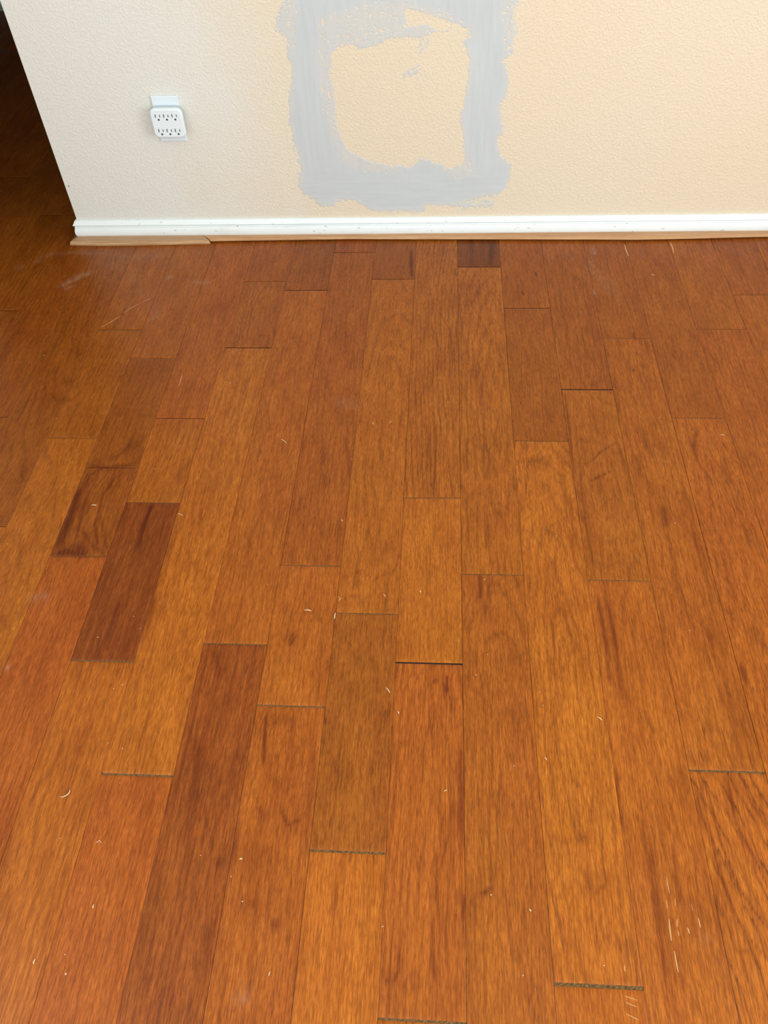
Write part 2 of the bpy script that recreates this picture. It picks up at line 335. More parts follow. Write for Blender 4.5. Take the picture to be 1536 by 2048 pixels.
# dark figure marks: pixel polylines on the floor -> (points, half width in m, strength)
MK = [([(306,1006),(296,1030),(283,1065),(275,1100)],.0065,.9),([(352,1012),(335,1090),(305,1200),(285,1290)],.010,.45),
 ([(240,1200),(215,1290)],.008,.35),
 ([(110,1108),(140,1103),(175,1110)],.012,1.0),([(112,1098),(130,1060),(148,1015),(160,975)],.014,.8),([(150,1085),(160,1040),(175,990)],.004,.6),([(195,1100),(190,1050),(205,990),(235,950)],.003,.6),([(140,1090),(170,1100)],.012,.6),
 ([(175,932),(215,935),(262,930)],.006,.6),([(180,925),(230,915),(275,885)],.010,.3),([(168,980),(180,950),(205,936)],.006,.5),
 ([(205,1108),(180,1085),(165,1060)],.004,.5),([(212,1100),(208,1060),(200,1030)],.004,.35),
 ([(823,500),(822,530),(825,556)],.006,.95),([(984,484),(982,505),(980,533)],.008,.65),([(945,484),(944,533)],.007,.3),
 ([(961,1150),(962,1175),(960,1200)],.004,.8),([(972,1150),(980,1200)],.004,.3),
 ([(533,1425),(530,1460),(528,1500),(527,1530)],.0035,.85),([(1197,1200),(1212,1290),(1222,1370)],.005,.6),([(1215,1200),(1235,1310),(1245,1400)],.004,.55),
 ([(1230,1540),(1238,1600),(1246,1660)],.004,.5),([(1300,1680),(1310,1780),(1320,1850),(1330,1940)],.006,.5),([(1345,1690),(1352,1760),(1362,1800)],.004,.45),
 ([(640,1400),(652,1450)],.004,.4),([(1040,500),(1058,512),(1066,520),(1055,524),(1040,518)],.002,.35),([(1070,545),(1074,551)],.003,.75),([(1044,582),(1047,590)],.003,.7),
 ([(1268,665),(1270,682)],.003,.6),([(1266,738),(1268,744)],.0035,.75),([(912,545),(913,552)],.0025,.7),
 ([(581,1268),(584,1278),(583,1290)],.006,.35),([(581,1270),(578,1279),(581,1289),(587,1284),(588,1274),(583,1267)],.0016,.9),
 ([(630,1480),(620,1620),(610,1680)],.005,.35),
 ([(470,1640),(468,1700),(455,1740)],.008,.4),([(395,1480),(385,1620),(372,1740)],.007,.35),([(350,1480),(330,1640)],.004,.45),
 ([(430,1300),(440,1350),(452,1330)],.006,.4),([(440,1715),(436,1735)],.007,.5),([(420,1850),(405,1960)],.005,.4),
 ([(1140,1060),(1150,1120),(1168,1158)],.004,.35),([(1160,900),(1164,1000),(1190,1150)],.003,.3),
 ([(1130,790),(1140,870),(1150,960)],.003,.55),([(1230,870),(1250,930),(1300,1060)],.004,.35),
 ([(1180,962),(1205,950),(1222,942)],.0025,.7),([(1150,925),(1180,925),(1200,905),(1232,885)],.0020,.7),([(1230,908),(1245,905)],.002,.4),
 ([(1394,860),(1390,880),(1386,900)],.006,.5),([(1325,1010),(1332,1040),(1330,1055)],.009,.55),([(1328,970),(1331,985)],.006,.4),
 ([(1385,1060),(1398,1100)],.006,.4),([(1378,880),(1400,930),(1420,960)],.004,.4),
 ([(1415,1255),(1422,1280),(1428,1300)],.006,.45),([(1480,1330),(1492,1365)],.005,.5),([(1506,1250),(1512,1290)],.008,.35),
 ([(895,1350),(893,1385)],.0022,.8),([(735,1310),(752,1330),(755,1380)],.006,.3),([(770,1420),(772,1445)],.006,.45),([(540,1430),(555,1445),(580,1440)],.008,.3),
 ([(520,1610),(525,1640)],.004,.5),([(560,1615),(575,1650),(600,1640)],.004,.6),([(542,1835),(550,1855),(558,1840)],.006,.45),([(500,1800),(510,1815)],.007,.35),
 ([(865,1830),(866,1900),(868,1960)],.003,.6),([(765,1935),(770,1960),(785,1968),(797,1945),(800,1880)],.0022,.6),([(873,1700),(872,1780),(880,1850)],.0022,.5),
 ([(905,1600),(900,1660),(880,1740)],.0025,.5),([(920,1480),(923,1600),(926,1700)],.006,.55),([(928,1790),(927,1830)],.004,.6),
 ([(955,1790),(970,1785),(985,1775)],.003,.6),
 ([(1110,1665),(1112,1690),(1150,1680)],.003,.3),([(1170,1740),(1175,1765)],.004,.45),([(1195,1770),(1205,1780),(1215,1755)],.003,.45),
 ([(1235,1870),(1243,1905)],.005,.4),
 ([(640,1050),(650,1075)],.004,.2),([(648,880),(645,930)],.006,.3),([(690,870),(700,930),(695,960)],.006,.35),
 ([(1205,690),(1217,740),(1240,830),(1260,890),(1290,960)],.002,.45),([(1211,500),(1226,600)],.003,.3),
 ([(1440,600),(1465,620)],.004,.3),([(1470,500),(1500,580)],.004,.25),([(5,1230),(12,1260)],.01,.4),
 ([(20,1650),(5,1740)],.012,.45),([(1440,1090),(1470,1200)],.003,.3),
 ([(875,620),(900,660),(905,740)],.0022,.45),([(860,640),(880,700),(872,760)],.0022,.4),([(845,840),(857,870),(852,960)],.0022,.5),([(865,820),(873,880),(867,990)],.0018,.6),
 ([(968,820),(968,950)],.0018,.5),([(985,820),(980,880),(975,960)],.0018,.4),([(1000,830),(990,870)],.0016,.4),
 ([(940,1020),(990,1005),(1040,1030)],.0016,.3),([(700,1150),(725,1140),(745,1160),(790,1140),(802,1090)],.0016,.45),
 ([(685,1200),(710,1190),(745,1192),(765,1188)],.0016,.55),([(702,1190),(735,1060),(750,1100),(760,1040)],.0020,.3),
 ([(1452,1540),(1470,1640),(1510,1720),(1536,1770)],.0018,.8),([(1410,1560),(1440,1680),(1480,1780),(1536,1860)],.0018,.8),([(1400,1560),(1430,1720),(1470,1830),(1500,1880),(1536,1920)],.0018,.7),
 ([(1480,1545),(1500,1600),(1536,1660)],.0016,.6),([(1388,1570),(1410,1650),(1440,1740),(1478,1860)],.0022,.6),([(1470,1900),(1500,1905)],.002,.4)]
# pale scuffs and dust; first entry paints in the wall's sheen on the floor
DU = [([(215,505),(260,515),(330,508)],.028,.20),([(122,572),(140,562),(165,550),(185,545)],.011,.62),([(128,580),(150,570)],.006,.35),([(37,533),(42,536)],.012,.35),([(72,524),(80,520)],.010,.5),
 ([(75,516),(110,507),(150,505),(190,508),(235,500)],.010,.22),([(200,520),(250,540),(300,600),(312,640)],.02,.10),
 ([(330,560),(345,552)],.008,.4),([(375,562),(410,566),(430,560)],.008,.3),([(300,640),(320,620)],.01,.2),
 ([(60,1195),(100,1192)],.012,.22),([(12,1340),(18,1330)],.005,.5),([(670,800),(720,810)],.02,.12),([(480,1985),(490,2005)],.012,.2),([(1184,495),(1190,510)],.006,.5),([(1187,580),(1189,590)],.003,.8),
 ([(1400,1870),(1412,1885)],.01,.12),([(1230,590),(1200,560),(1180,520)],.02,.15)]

def build_floor():
    V = []; Fc = []; MI = []; A = dict(tone=[], gc=[], phase=[], par=[], mark=[], dust_sheen=[])
    off = 0
    segs = []
    for pts, hw, st in MK: 
        P = [fl(*p) for p in pts]; segs.append((np.array([(p.x, p.y) for p in P]), hw, min(1.0, st*1.3), 'mark'))
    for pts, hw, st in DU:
        P = [fl(*p) for p in pts]; segs.append((np.array([(p.x, p.y) for p in P]), hw, st, 'dust_sheen'))
    fills = []
    for k in range(-18, 22):
        x0, x1 = seam(k), seam(k+1)
        if x0 < XH-.05: continue
        if x0 > XR: break
        x1 = min(x1, XR)
        js = list(JT.get(k, []))
        r = random.Random(k*13+5)
        y = (js[-1][0] if js else -r.uniform(.2, 1.0))
        if not js: js = [(y, 1.4, 0)]
        while True:
            y -= r.uniform(.45, 1.15)
            if y < YF: break
            if y > -2.05 and k in JT: continue
            js.append((y, 1.5, 0))
        up = []; y = js[0][0]
        if k in JT: y = max(y, .15)+r.uniform(0, .4)
        else: y += r.uniform(.4, 1.0)
        while y < YH-.1:
            up.append((y, 1.2, 0)); y += r.uniform(.4, 1.1)
        nup = len(up)
        js = up[::-1]+js
        ends = [(YH, 0.5, 0)]+js+[(YF, 0.5, 0)]
        for i in range(len(ends)-1):
            yt = ends[i][0]-ends[i][1]*.0005; yb = ends[i+1][0]+ends[i+1][1]*.0005
            idx = i-nup
            if (k, idx) in PL: br, red, rc, sc, dc, fig = PL[(k, idx)]
            elif (k, 0) in PL and idx < 0: br, red, rc, sc, dc, fig = r.uniform(.8, 1), r.uniform(0, .2), .5, .4, .5, None
            else: br, red, rc, sc, dc, fig = r.uniform(.78, 1.1), r.uniform(0, .25), r.uniform(.2, .8), r.uniform(.1, .6), r.uniform(.3, .9), None
            if fig is None:
                fig = (r.uniform(-2.5, 2.5) if rc < .6 else r.uniform(-.6, .6), r.uniform(.03, .06), r.uniform(-.02, .02), r.uniform(9, 15))
            g = r.choice((.00008, .00014, .00020, .00030))
            vis = (x1 > -1.75 and x0 < 1.0 and yb < .7 and yt > -2.1)
            ya, yz = yb, yt
            xs = np.array([x0+g, x0+g+.0006]+list(np.linspace(x0+g, x1-g, 46 if vis else 8)[1:-1])+[x1-g-.0006, x1-g])
            ny = max(3, int((yz-ya)/(.006 if vis else .06)))
            ys = np.array([ya, ya+.0011]+list(np.linspace(ya, yz, ny)[1:-1])+[yz-.0011, yz])
            X, Y = np.meshgrid(xs, ys)
            Z = np.zeros_like(X); Z[0, :] = Z[-1, :] = -.0005; Z[:, 0] = Z[:, -1] = -.0005
            # slight hand-scraped waviness so the planks do not line up like glass
            tilt = r.uniform(-1, 1)*.0010
            uu = (X-(x0+x1)/2)/PW
            Z = Z + uu*tilt*.25
            sd = np.array([r.uniform(0, 40), r.uniform(0, 40), r.uniform(0, 40)])
            c, d0, sl, sp = fig
            xx = (uu-c)*PW
            vv = Y-(ya+yz)/2
            wig = vnoise(vv*5+sd[0], uu*.7+sd[1], 3)*.010+vnoise(vv*13+sd[1], uu*1.6, 5)*.004
            ph = np.sqrt(xx**2+(d0+sl*vv*6+wig)**2+1e-5)/(sp*.001)+sd[2]
            ph += vnoise(X*30+sd[0], Y*4+sd[1], 8)*.35
            mk = np.zeros_like(X); du = np.zeros_like(X)
            if vis:
                for P, hw, st, kind in segs:
                    if P[:, 0].max()+3*hw < x0 or P[:, 0].min()-3*hw > x1 or P[:, 1].max()+3*hw < ya or P[:, 1].min()-3*hw > yz: continue
                    if kind == 'mark':   # a figure mark belongs to one plank
                        pm = P[len(P)//2]
                        if not (x0 <= pm[0] <= x1 and ya-.03 <= pm[1] <= yz+.03): continue
                    D = np.full(X.shape, 9.); T = np.zeros(X.shape); n = len(P)-1
                    for j in range(n):
                        a, b = P[j], P[j+1]; ab = b-a
                        t = np.clip(((X-a[0])*ab[0]+(Y-a[1])*ab[1])/(ab@ab+1e-12), 0, 1)
                        dd = np.hypot(X-a[0]-t*ab[0], Y-a[1]-t*ab[1])
                        mm = dd < D; D[mm] = dd[mm]; T[mm] = (j+t[mm])/n
                    hwv = hw*(1+.35*vnoise(Y*60+sd[0], X*90, 9))
                    env = np.clip(np.minimum(T, 1-T)*6+.35, 0, 1)
                    f = np.exp(-(D/hwv)**2*1.2)*st*env
                    if kind == 'mark': mk = np.maximum(mk, f)
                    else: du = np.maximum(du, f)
            n = X.size; nyy, nxx = X.shape
            V.append(np.stack([X.ravel(), Y.ravel(), Z.ravel()], 1))
            ii = np.arange(n).reshape(nyy, nxx)+off
            q = np.stack([ii[:-1, :-1], ii[:-1, 1:], ii[1:, 1:], ii[1:, :-1]], -1).reshape(-1, 4)
            Fc.append(q); MI.append(np.zeros(len(q), int)); off += n
            tn = np.array([br*(1+.10*red), br*(1-.30*red), br*(1+.25*red), 1.0])
            A['tone'].append(np.tile(tn, (n, 1)))
            A['gc'].append(np.stack([X.ravel()+sd[0], Y.ravel()+sd[1], np.full(n, sd[2])], 1))
            A['phase'].append(ph.ravel()); A['par'].append(np.tile([rc, sc, dc], (n, 1)))
            A['mark'].append(mk.ravel()); A['dust_sheen'].append(du.ravel())
            if ends[i+1][2] and i+1 < len(ends)-1:
                e = ends[i+1]; h = e[1]*.0005
                fills.append((x0+.0004, x1-.0004, e[0]-h-.0002, e[0]+h+.0002, e[2]))
    def quad(x0, x1, y0, y1, z, mi):
        nonlocal off
        V.append(np.array([(x0, y0, z), (x1, y0, z), (x1, y1, z), (x0, y1, z)])); Fc.append(np.arange(4).reshape(1, 4)+off)
        MI.append(np.array([mi])); off += 4
        A['tone'].append(np.ones((4, 4))); A['gc'].append(np.zeros((4, 3))); A['phase'].append(np.zeros(4))
        A['par'].append(np.zeros((4, 3))); A['mark'].append(np.zeros(4)); A['dust_sheen'].append(np.zeros(4))
    quad(XH-.1, XR+.1, YF-.1, YH+.1, -.0024, 1)
    for x0, x1, y0, y1, lv in fills: quad(x0, x1, y0, y1, -.0006 if lv == 2 else -.0009, 2)
    V = np.concatenate(V); Fc = np.concatenate(Fc); MI = np.concatenate(MI)
    me = bpy.data.meshes.new('floor')
    me.vertices.add(len(V)); me.vertices.foreach_set('co', V.astype(np.float32).ravel())
    me.loops.add(Fc.size); me.loops.foreach_set('vertex_index', Fc.astype(np.int32).ravel())
    me.polygons.add(len(Fc)); me.polygons.foreach_set('loop_start', np.arange(0, Fc.size, 4, dtype=np.int32))
    me.polygons.foreach_set('material_index', MI.astype(np.int32))
    for m in (M_FLOOR, M_GAP, M_FILL): me.materials.append(m)
    for nme, typ, key in (('tone', 'FLOAT_COLOR', 'color'), ('gc', 'FLOAT_VECTOR', 'vector'), ('phase', 'FLOAT', 'value'),
                          ('par', 'FLOAT_VECTOR', 'vector'), ('mark', 'FLOAT', 'value'), ('dust_sheen', 'FLOAT', 'value')):
        a = me.attributes.new(nme, typ, 'POINT'); a.data.foreach_set(key, np.concatenate(A[nme]).astype(np.float32).ravel())
    me.update(calc_edges=True); me.validate()
    o = bpy.data.objects.new('floor', me); COL.objects.link(o)
    return tag(o, 'orange brown stained hardwood plank floor with staggered end joints', kind='structure')
floor = build_floor()

# ------------------------------------------------------------------ patch of joint compound on the wall
def sdf_poly(X, Z, P):
    P = np.array(P); n = len(P); D = np.full(X.shape, 9.); ins = np.zeros(X.shape, bool)
    for i in range(n):
        a, b = P[i], P[(i+1) % n]; ab = b-a
        t = np.clip(((X-a[0])*ab[0]+(Z-a[1])*ab[1])/(ab@ab+1e-12), 0, 1)
        D = np.minimum(D, np.hypot(X-a[0]-t*ab[0], Z-a[1]-t*ab[1]))
        cr = (a[1] > Z) != (b[1] > Z)
        xi = a[0]+(Z-a[1])/(b[1]-a[1]+1e-12)*(b[0]-a[0])
        ins ^= cr & (X < xi)
    return np.where(ins, D, -D)
def zp(pts):
    out = []
    for x, y in pts:
        p = wl(520+x*.36458, y*.36458, 0.0); out.append((p.x, p.z))
    return out
OUT = [(140,-130),(150,-60),(125,0),(105,60),(92,110),(100,175),(150,210),(138,262),(140,310),(165,370),(170,440),(160,500),(165,560),(158,620),(165,690),(180,760),(205,850),(222,930),(212,1010),(228,1065),(300,1095),(330,1125),(400,1132),(432,1098),(520,1102),(600,1150),(720,1166),(800,1158),(900,1155),(910,1130),(1075,1128),(1200,1085),(1300,1070),(1350,1035),(1385,940),(1385,900),(1330,862),(1305,770),(1335,700),(1325,640),(1312,580),(1350,540),(1368,450),(1350,380),(1335,325),(1390,285),(1400,210),(1418,160),(1395,100),(1400,60),(1425,10),(1430,-60),(1410,-130)]
INN = [(400,290),(425,255),(500,252),(560,270),(640,255),(700,218),(780,210),(870,215),(940,190),(1060,172),(1130,180),(1160,190),(1115,225),(1142,290),(1152,380),(1140,480),(1112,555),(1100,650),(1108,720),(1115,790),(1130,860),(1118,895),(1060,922),(980,895),(920,880),(895,865),(850,895),(800,912),(700,895),(600,880),(540,850),(480,815),(440,760),(430,650),(412,580),(408,500),(385,400),(395,330)]
HOLE = [(808,65),(860,62),(910,85),(985,105),(1060,135),(1160,165),(1140,182),(1050,165),(980,150),(900,135),(810,140)]
SM1 = [(865,215),(900,190),(940,200),(930,250),(885,295),(862,260)]
SM2 = [(755,410),(800,385),(870,350),(890,370),(850,420),(775,445)]
LOW = [(1075,1120),(1160,1095),(1290,1088),(1285,1150),(1180,1140),(1090,1165)]
def build_patch():
    st = .0013
    c = zp([(60, 1200), (1460, -140)])
    xs = np.arange(c[0][0], c[1][0], st); zs = np.arange(c[0][1], c[1][1], st)
    X, Z = np.meshgrid(xs, zs)
    so = sdf_poly(X, Z, zp(OUT)); si = sdf_poly(X, Z, zp(INN)); sh = sdf_poly(X, Z, zp(HOLE))
    body = np.minimum(np.minimum(so, -si), -sh)
    n1 = vnoise(X*60, Z*60, 1); n2 = vnoise(X*150, Z*170, 2); n3 = vnoise(X*330, Z*360, 4)
    nz = n1*.0035+n2*.0045+n3*.0045+vnoise(X*620, Z*650, 6)*.0022
    # thin scraped zones
    T1 = sdf_poly(X, Z, zp([(380,90),(560,20),(800,10),(1000,60),(1150,150),(900,220),(640,270),(420,270)]))
    T2 = sdf_poly(X, Z, zp([(320,100),(400,100),(410,400),(440,760),(400,800),(350,600),(320,350)]))
    T3 = sdf_poly(X, Z, zp([(430,800),(560,850),(720,900),(800,960),(560,930),(440,880)]))
    T4 = sdf_poly(X, Z, zp([(1000,900),(1160,860),(1170,960),(1060,980)]))
    T5 = sdf_poly(X, Z, zp([(1330,0),(1440,0),(1420,280),(1350,290)]))
    T6 = sdf_poly(X, Z, zp([(90,0),(200,0),(190,480),(150,480)]))
    tz = np.max([np.clip(.5+t/.018, 0, 1) for t in (T1, T2, T3, T4, T5, T6)], 0)
    edge = np.clip(1-body/.016, 0, 1)
    f = body+nz-.0035*tz*np.clip(1+n2*1.6, 0, 3)*(n3 > -.2)
    spk = (n2*.6+n3*.8) > .62
    f = np.where(spk & (tz > .3), -.001, f)
    lo = sdf_poly(X, Z, zp(LOW)); s1 = sdf_poly(X, Z, zp(SM1)); s2 = sdf_poly(X, Z, zp(SM2))
    for sm, bias in ((lo, -.0045), (s1, -.0030), (s2, -.0055)):
        g = np.minimum(sm, .006)+bias+n2*.006+n3*.007
        f = np.maximum(f, np.where(sm > -.006, g, -1))
    thin = np.clip(np.maximum(tz*.9, edge*.9), 0, 1)
    thin = np.where(np.maximum(np.maximum(lo, s1), s2) > -.004, .9, thin)
    H = np.clip(f*.30, -.0006, .0006)
    ny, nx = X.shape
    pos = f > -st*1.2
    cell = pos[:-1, :-1] | pos[:-1, 1:] | pos[1:, 1:] | pos[1:, :-1]
    # keep only cells with some vertex truly above the paint
    ab = f > 0
    cell &= ab[:-1, :-1] | ab[:-1, 1:] | ab[1:, 1:] | ab[1:, :-1]
    ii = np.arange(X.size).reshape(ny, nx)
    q = np.stack([ii[:-1, :-1], ii[:-1, 1:], ii[1:, 1:], ii[1:, :-1]], -1)[cell]
    used = np.unique(q); rm = np.full(X.size, -1); rm[used] = np.arange(len(used)); q = rm[q]
    V = np.stack([X.ravel()[used], -H.ravel()[used], Z.ravel()[used]], 1)
    me = bpy.data.meshes.new('joint_compound_patch'); me.from_pydata(V.tolist(), [], q.tolist())
    me.materials.append(M_COMP)
    a = me.attributes.new('thin', 'FLOAT', 'POINT'); a.data.foreach_set('value', thin.ravel()[used].astype(np.float32))
    me.polygons.foreach_set('use_smooth', [True]*len(me.polygons)); me.update()
    o = bpy.data.objects.new('joint_compound_patch', me); COL.objects.link(o); o.parent = wall_back
    tag(o, 'ragged grey square ring of joint compound on the cream wall')
build_patch()

# ------------------------------------------------------------------ baseboard and shoe moulding
def sweep(name, prof, path, nrm, mat, kind='structure', label=None, close=True, parent=None):
    """prof: (out, z) list; path: xy points; nrm: mitred outward offset per point"""
    V = []; n = len(prof)
    for (x, y), (nx, ny) in zip(path, nrm):
        for d, z in prof: V.append((x+nx*d, y+ny*d, z))
    Fs = []
    for i in range(len(path)-1):
        for j in range(n-1 if not close else n):
            a, b = i*n+j, i*n+(j+1) % n
            Fs.append((a, b, b+n, a+n))
    Fs.append(tuple(range(n))); Fs.append(tuple(reversed(range((len(path)-1)*n, len(path)*n))))
    o = mesh_obj(name, V, Fs, mat, parent)
    bm = bmesh.new(); bm.from_mesh(o.data); bmesh.ops.recalc_face_normals(bm, faces=bm.faces[:]); bm.to_mesh(o.data); bm.free()
    if kind: tag(o, label, kind=kind)
    return o
HB = .0572
BP = [(0.0002, HB), (.0035, HB), (.0058, HB-.0012), (.0088, .0505), (.0112, .0472), (.0122, .0455), (.0118, .0438), (.0098, .0425), (.0078, .0420), (.0074, .0411),
      (.0088, .0402), (.0096, .0385), (.0097, .0368), (.0092, .0360), (.0100, .0345), (.0116, .0300), (.0125, .0245), (.0124, .0190), (.0114, .0145), (.0094, .0108), (.0080, .0094), (.0082, .0082), (.0082, .0008), (.0002, .0008)]
sweep('baseboard_back', BP, [(XR-.001, 0), (XC, 0), (XC, WT), (XR-.001, WT)], [(0, -1), (-1, -1), (-1, 1), (0, 1)], M_TRIM,
      label='white profiled baseboard along the cream wall, turning its left end')
sweep('baseboard_far', BP, [(XR-.001, YH), (XH+.001, YH)], [(0, -1), (0, -1)], M_TRIM, label='dim white baseboard of the far hall wall')
sweep('baseboard_hall', BP, [(XH, -.07), (XH, YH-.014)], [(1, 0), (1, 0)], M_TRIM, label='dim white baseboard of the hall side wall')

def strip(name, stations, z0, h, mat, label, side=False):
    """flat oak strip with a rounded front edge; stations: (x, y_back, y_front)"""
    V = []; 
    prof = [(0, 0), (0, 1), (.55, 1), (.78, .95), (.92, .80), (.99, .52), (1, .2), (.985, 0)]
    n = len(prof)
    for st in stations:
        (xb, yb), (xf, yf) = st[:2]; zz = st[2] if len(st) > 2 else 0
        for t, s in prof: V.append((xb+(xf-xb)*t, yb+(yf-yb)*t, z0+zz+h*s))
    Fs = []
    for i in range(len(stations)-1):
        for j in range(n):
            a, b = i*n+j, i*n+(j+1) % n; Fs.append((a, b, b+n, a+n))
    Fs.append(tuple(range(n))); Fs.append(tuple(reversed(range((len(stations)-1)*n, len(stations)*n))))
    o = mesh_obj(name, V, Fs, mat)
    bm = bmesh.new(); bm.from_mesh(o.data); bmesh.ops.recalc_face_normals(bm, faces=bm.faces[:]); bm.to_mesh(o.data); bm.free()
    tag(o, label, kind='structure'); return o
L = []
for x, yf in ((-1.0586, -.0405), (-1.02, -.0430), (-.97, -.0455), (-.90, -.0450), (-.82, -.0435), (-.74, -.0415), (-.66, -.0392)):
    L.append(((x if x > -1.04 else -1.0340-.0088, -.0090), (x, yf)))
L[-1] = ((-.678, -.0090), (-.6505, -.0390))
strip('trim_1', L, .0004, .0108, M_OAK, 'bare tan oak shoe strip at the left end of the baseboard')
Rr = [((-.677, -.0090), (-.6500, -.0318))]
for x, yf in ((-.60, -.0303), (-.5382, -.0292), (-.47, -.0282), (-.3952, -.0272), (-.32, -.0262), (-.2533, -.0255), (-.15, -.0272), (-.0421, -.0295), (.06, -.0312), (.1662, -.0327), (.35, -.0366), (.5338, -.0402), (.62, -.0388), (.709, -.0360), (.80, -.0325), (.89, -.0300), (1.2, -.029), (XR-.01, -.029)):
    Rr.append(((x, -.0090), (x, yf)))
strip('trim_2', Rr, .0042, .0068, M_OAK2, 'warm tan oak shoe strip bowing along the rest of the baseboard')
strip('trim_3', [((-1.0340-.0090, -.0086), (-1.0590, -.0400)), ((-1.0340-.0090, .02), (-1.0570, .02)), ((-1.0340-.0090, WT), (-1.0560, WT))], .0004, .0100, M_DARKOAK,
      'dark end of the oak shoe strip returning round the wall end')

# chips and scuffs knocked into the baseboard paint
def chip(px, py, w, h, Y, name='paint_chip'):
    p = wl(px, py, Y); r = random.Random(int(px*7+py)); V = []; n = 11
    for i in range(n):
        a = 2*math.pi*i/n; k = r.uniform(.6, 1.2)
        V.append((p.x+math.cos(a)*w*k, Y, p.z+math.sin(a)*h*k))
    V += [(v[0], Y+.0012, v[2]) for v in V]
    Fs = [tuple(range(n))]+[(i, (i+1) % n, n+(i+1) % n, n+i) for i in range(n)]
    o = mesh_obj(name, V, Fs, M_CHIP, bb); return o
bb = bpy.data.objects['baseboard_back']
for px, py, w_, h_, Y in ((640, 466, .0040, .0014, -.0118), (475, 452, .0016, .0013, -.0100), (628, 462, .0030, .0010, -.0126), (649, 461, .0030, .0008, -.0126),
                          (789, 444.5, .0018, .0020, -.0108), (570, 469, .0040, .0010, -.0085), (552, 469.5, .0040, .0007, -.0085), (498, 470.5, .0040, .0007, -.0085),
                          (1171, 450, .0012, .0010, -.0101), (863, 461.5, .0022, .0006, -.0126), (885, 461.5, .0020, .0006, -.0126), (1254, 447, .0010, .0016, -.0101), (432, 462, .0014, .0008, -.0127)):
    chip(px, py, w_, h_, Y)
# nick beside the wall corner
p = wl(137.5, 372, 0)
bm = bmesh.new(); bmesh.ops.create_uvsphere(bm, u_segments=10, v_segments=6, radius=.0022)
bmesh.ops.scale(bm, vec=(.8, .15, 1.2), verts=bm.verts); bmesh.ops.translate(bm, vec=(p.x, 0, p.z), verts=bm.verts)
bm_obj('nick', bm, M_CHIP, wall_back)

# ------------------------------------------------------------------ wall plate and six-outlet adapter
def rounded_box(bm, cx, cz, w, h, y_back, y_front, rad, bev, seg=5, taper=0.0):
    """rounded rectangle in XZ, extruded along Y, front edge rounded by bev"""
    def outline(ins):
        P = []; r = max(rad-ins, .0004); hw, hh = w/2-ins, h/2-ins
        for qx, qz, a0 in ((1, 1, 0), (-1, 1, 90), (-1, -1, 180), (1, -1, 270)):
            for i in range(seg+1):
                a = math.radians(a0+90*i/seg); P.append((cx+qx*(hw-r)+r*math.cos(a), cz+qz*(hh-r)+r*math.sin(a)))
        return P
    rings = [(y_back, -0.0 + taper)]
    for i in range(5):
        a = math.pi/2*i/4; rings.append((y_front+bev*(1-math.sin(a)), bev*(1-math.cos(a))))
    R_ = []
    for y, ins in rings: R_.append([bm.verts.new((x, y, z)) for x, z in outline(ins)])
    n = len(R_[0])
    for a, b in zip(R_, R_[1:]):
        for i in range(n): bm.faces.new((a[i], a[(i+1) % n], b[(i+1) % n], b[i]))
    bm.faces.new(R_[-1]); bm.faces.new(list(reversed(R_[0])))
PX0, PZ1 = -.7325, .3917
PCX, PCZ = PX0+.035, PZ1-.05715
plate = bpy.data.objects.new('outlet_cover_plate', None); COL.objects.link(plate); plate.location = (PCX, -.0003, PCZ)
tag(plate, 'white electrical cover plate on the cream wall, half hidden by the six-outlet adapter', 'cover plate')
bm = bmesh.new(); rounded_box(bm, 0, 0, .070, .1143, 0, -.0055, .0022, .0028)
bm_obj('plate', bm, M_PLATE, plate, False)
bm = bmesh.new(); bmesh.ops.create_cone(bm, cap_ends=True, segments=20, radius1=.0032, radius2=.0024, depth=.0010)
bmesh.ops.rotate(bm, matrix=Matrix.Rotation(math.radians(90), 3, 'X'), verts=bm.verts); bmesh.ops.translate(bm, vec=(0, -.0060, 0), verts=bm.verts)
bm_obj('screw', bm, M_SCREW, plate)

ACX, ACZ = (-.7365-.6535)/2, (.3705+.2975)/2
ad = bpy.data.objects.new('outlet_adapter', None); COL.objects.link(ad); ad.location = (ACX, -.0065, ACZ)
tag(ad, 'white square six-outlet adapter with rounded corners plugged over the cover plate', 'outlet adapter')
AW, AH, FR = .0830, .0735, -.0235
bm = bmesh.new(); rounded_box(bm, 0, 0, AW-.004, AH-.004, 0, -.014, .013, .002, 8)
bm_obj('back_shell', bm, M_PLATE, ad, True)
bm = bmesh.new(); rounded_box(bm, 0, 0, AW, AH, -.0105, FR, .0145, .0045, 8)
body = bm_obj('front_shell', bm, M_PLAST, ad, True)
for p_ in body.data.polygons:
    if len(p_.vertices) > 4: p_.use_smooth = False
def slot_mesh():
    bm = bmesh.new(); y0, y1 = FR+.0006, FR-.0003
    box(bm, -.0069, -.0047, y0, y1, -.0008, .0072)   # neutral slot
    box(bm, .0045, .0064, y0, y1, -.0002, .0060)     # hot slot
    n = 14; c = (0.0007, -.0062); r = .0026
    top = [bm.verts.new((c[0]+r*math.cos(2*math.pi*i/n), y1, max(c[1]+r*math.sin(2*math.pi*i/n), c[1]-.0021))) for i in range(n)]
    bot = [bm.verts.new((v.co.x, y0, v.co.z)) for v in top]
    bm.faces.new(top); bm.faces.new(bot[::-1])
    for i in range(n): bm.faces.new((top[i], top[(i+1) % n], bot[(i+1) % n], bot[i]))
    return bm
s0 = bm_obj('socket', slot_mesh(), M_SLOT, ad)
first = True
for rz in (.0160, -.0205):
    for rx in (-.0215, 0, .0215):
        if first: o = s0; first = False
        else: o = s0.copy(); COL.objects.link(o); o.parent = ad
        o.location = (rx, 0, rz)

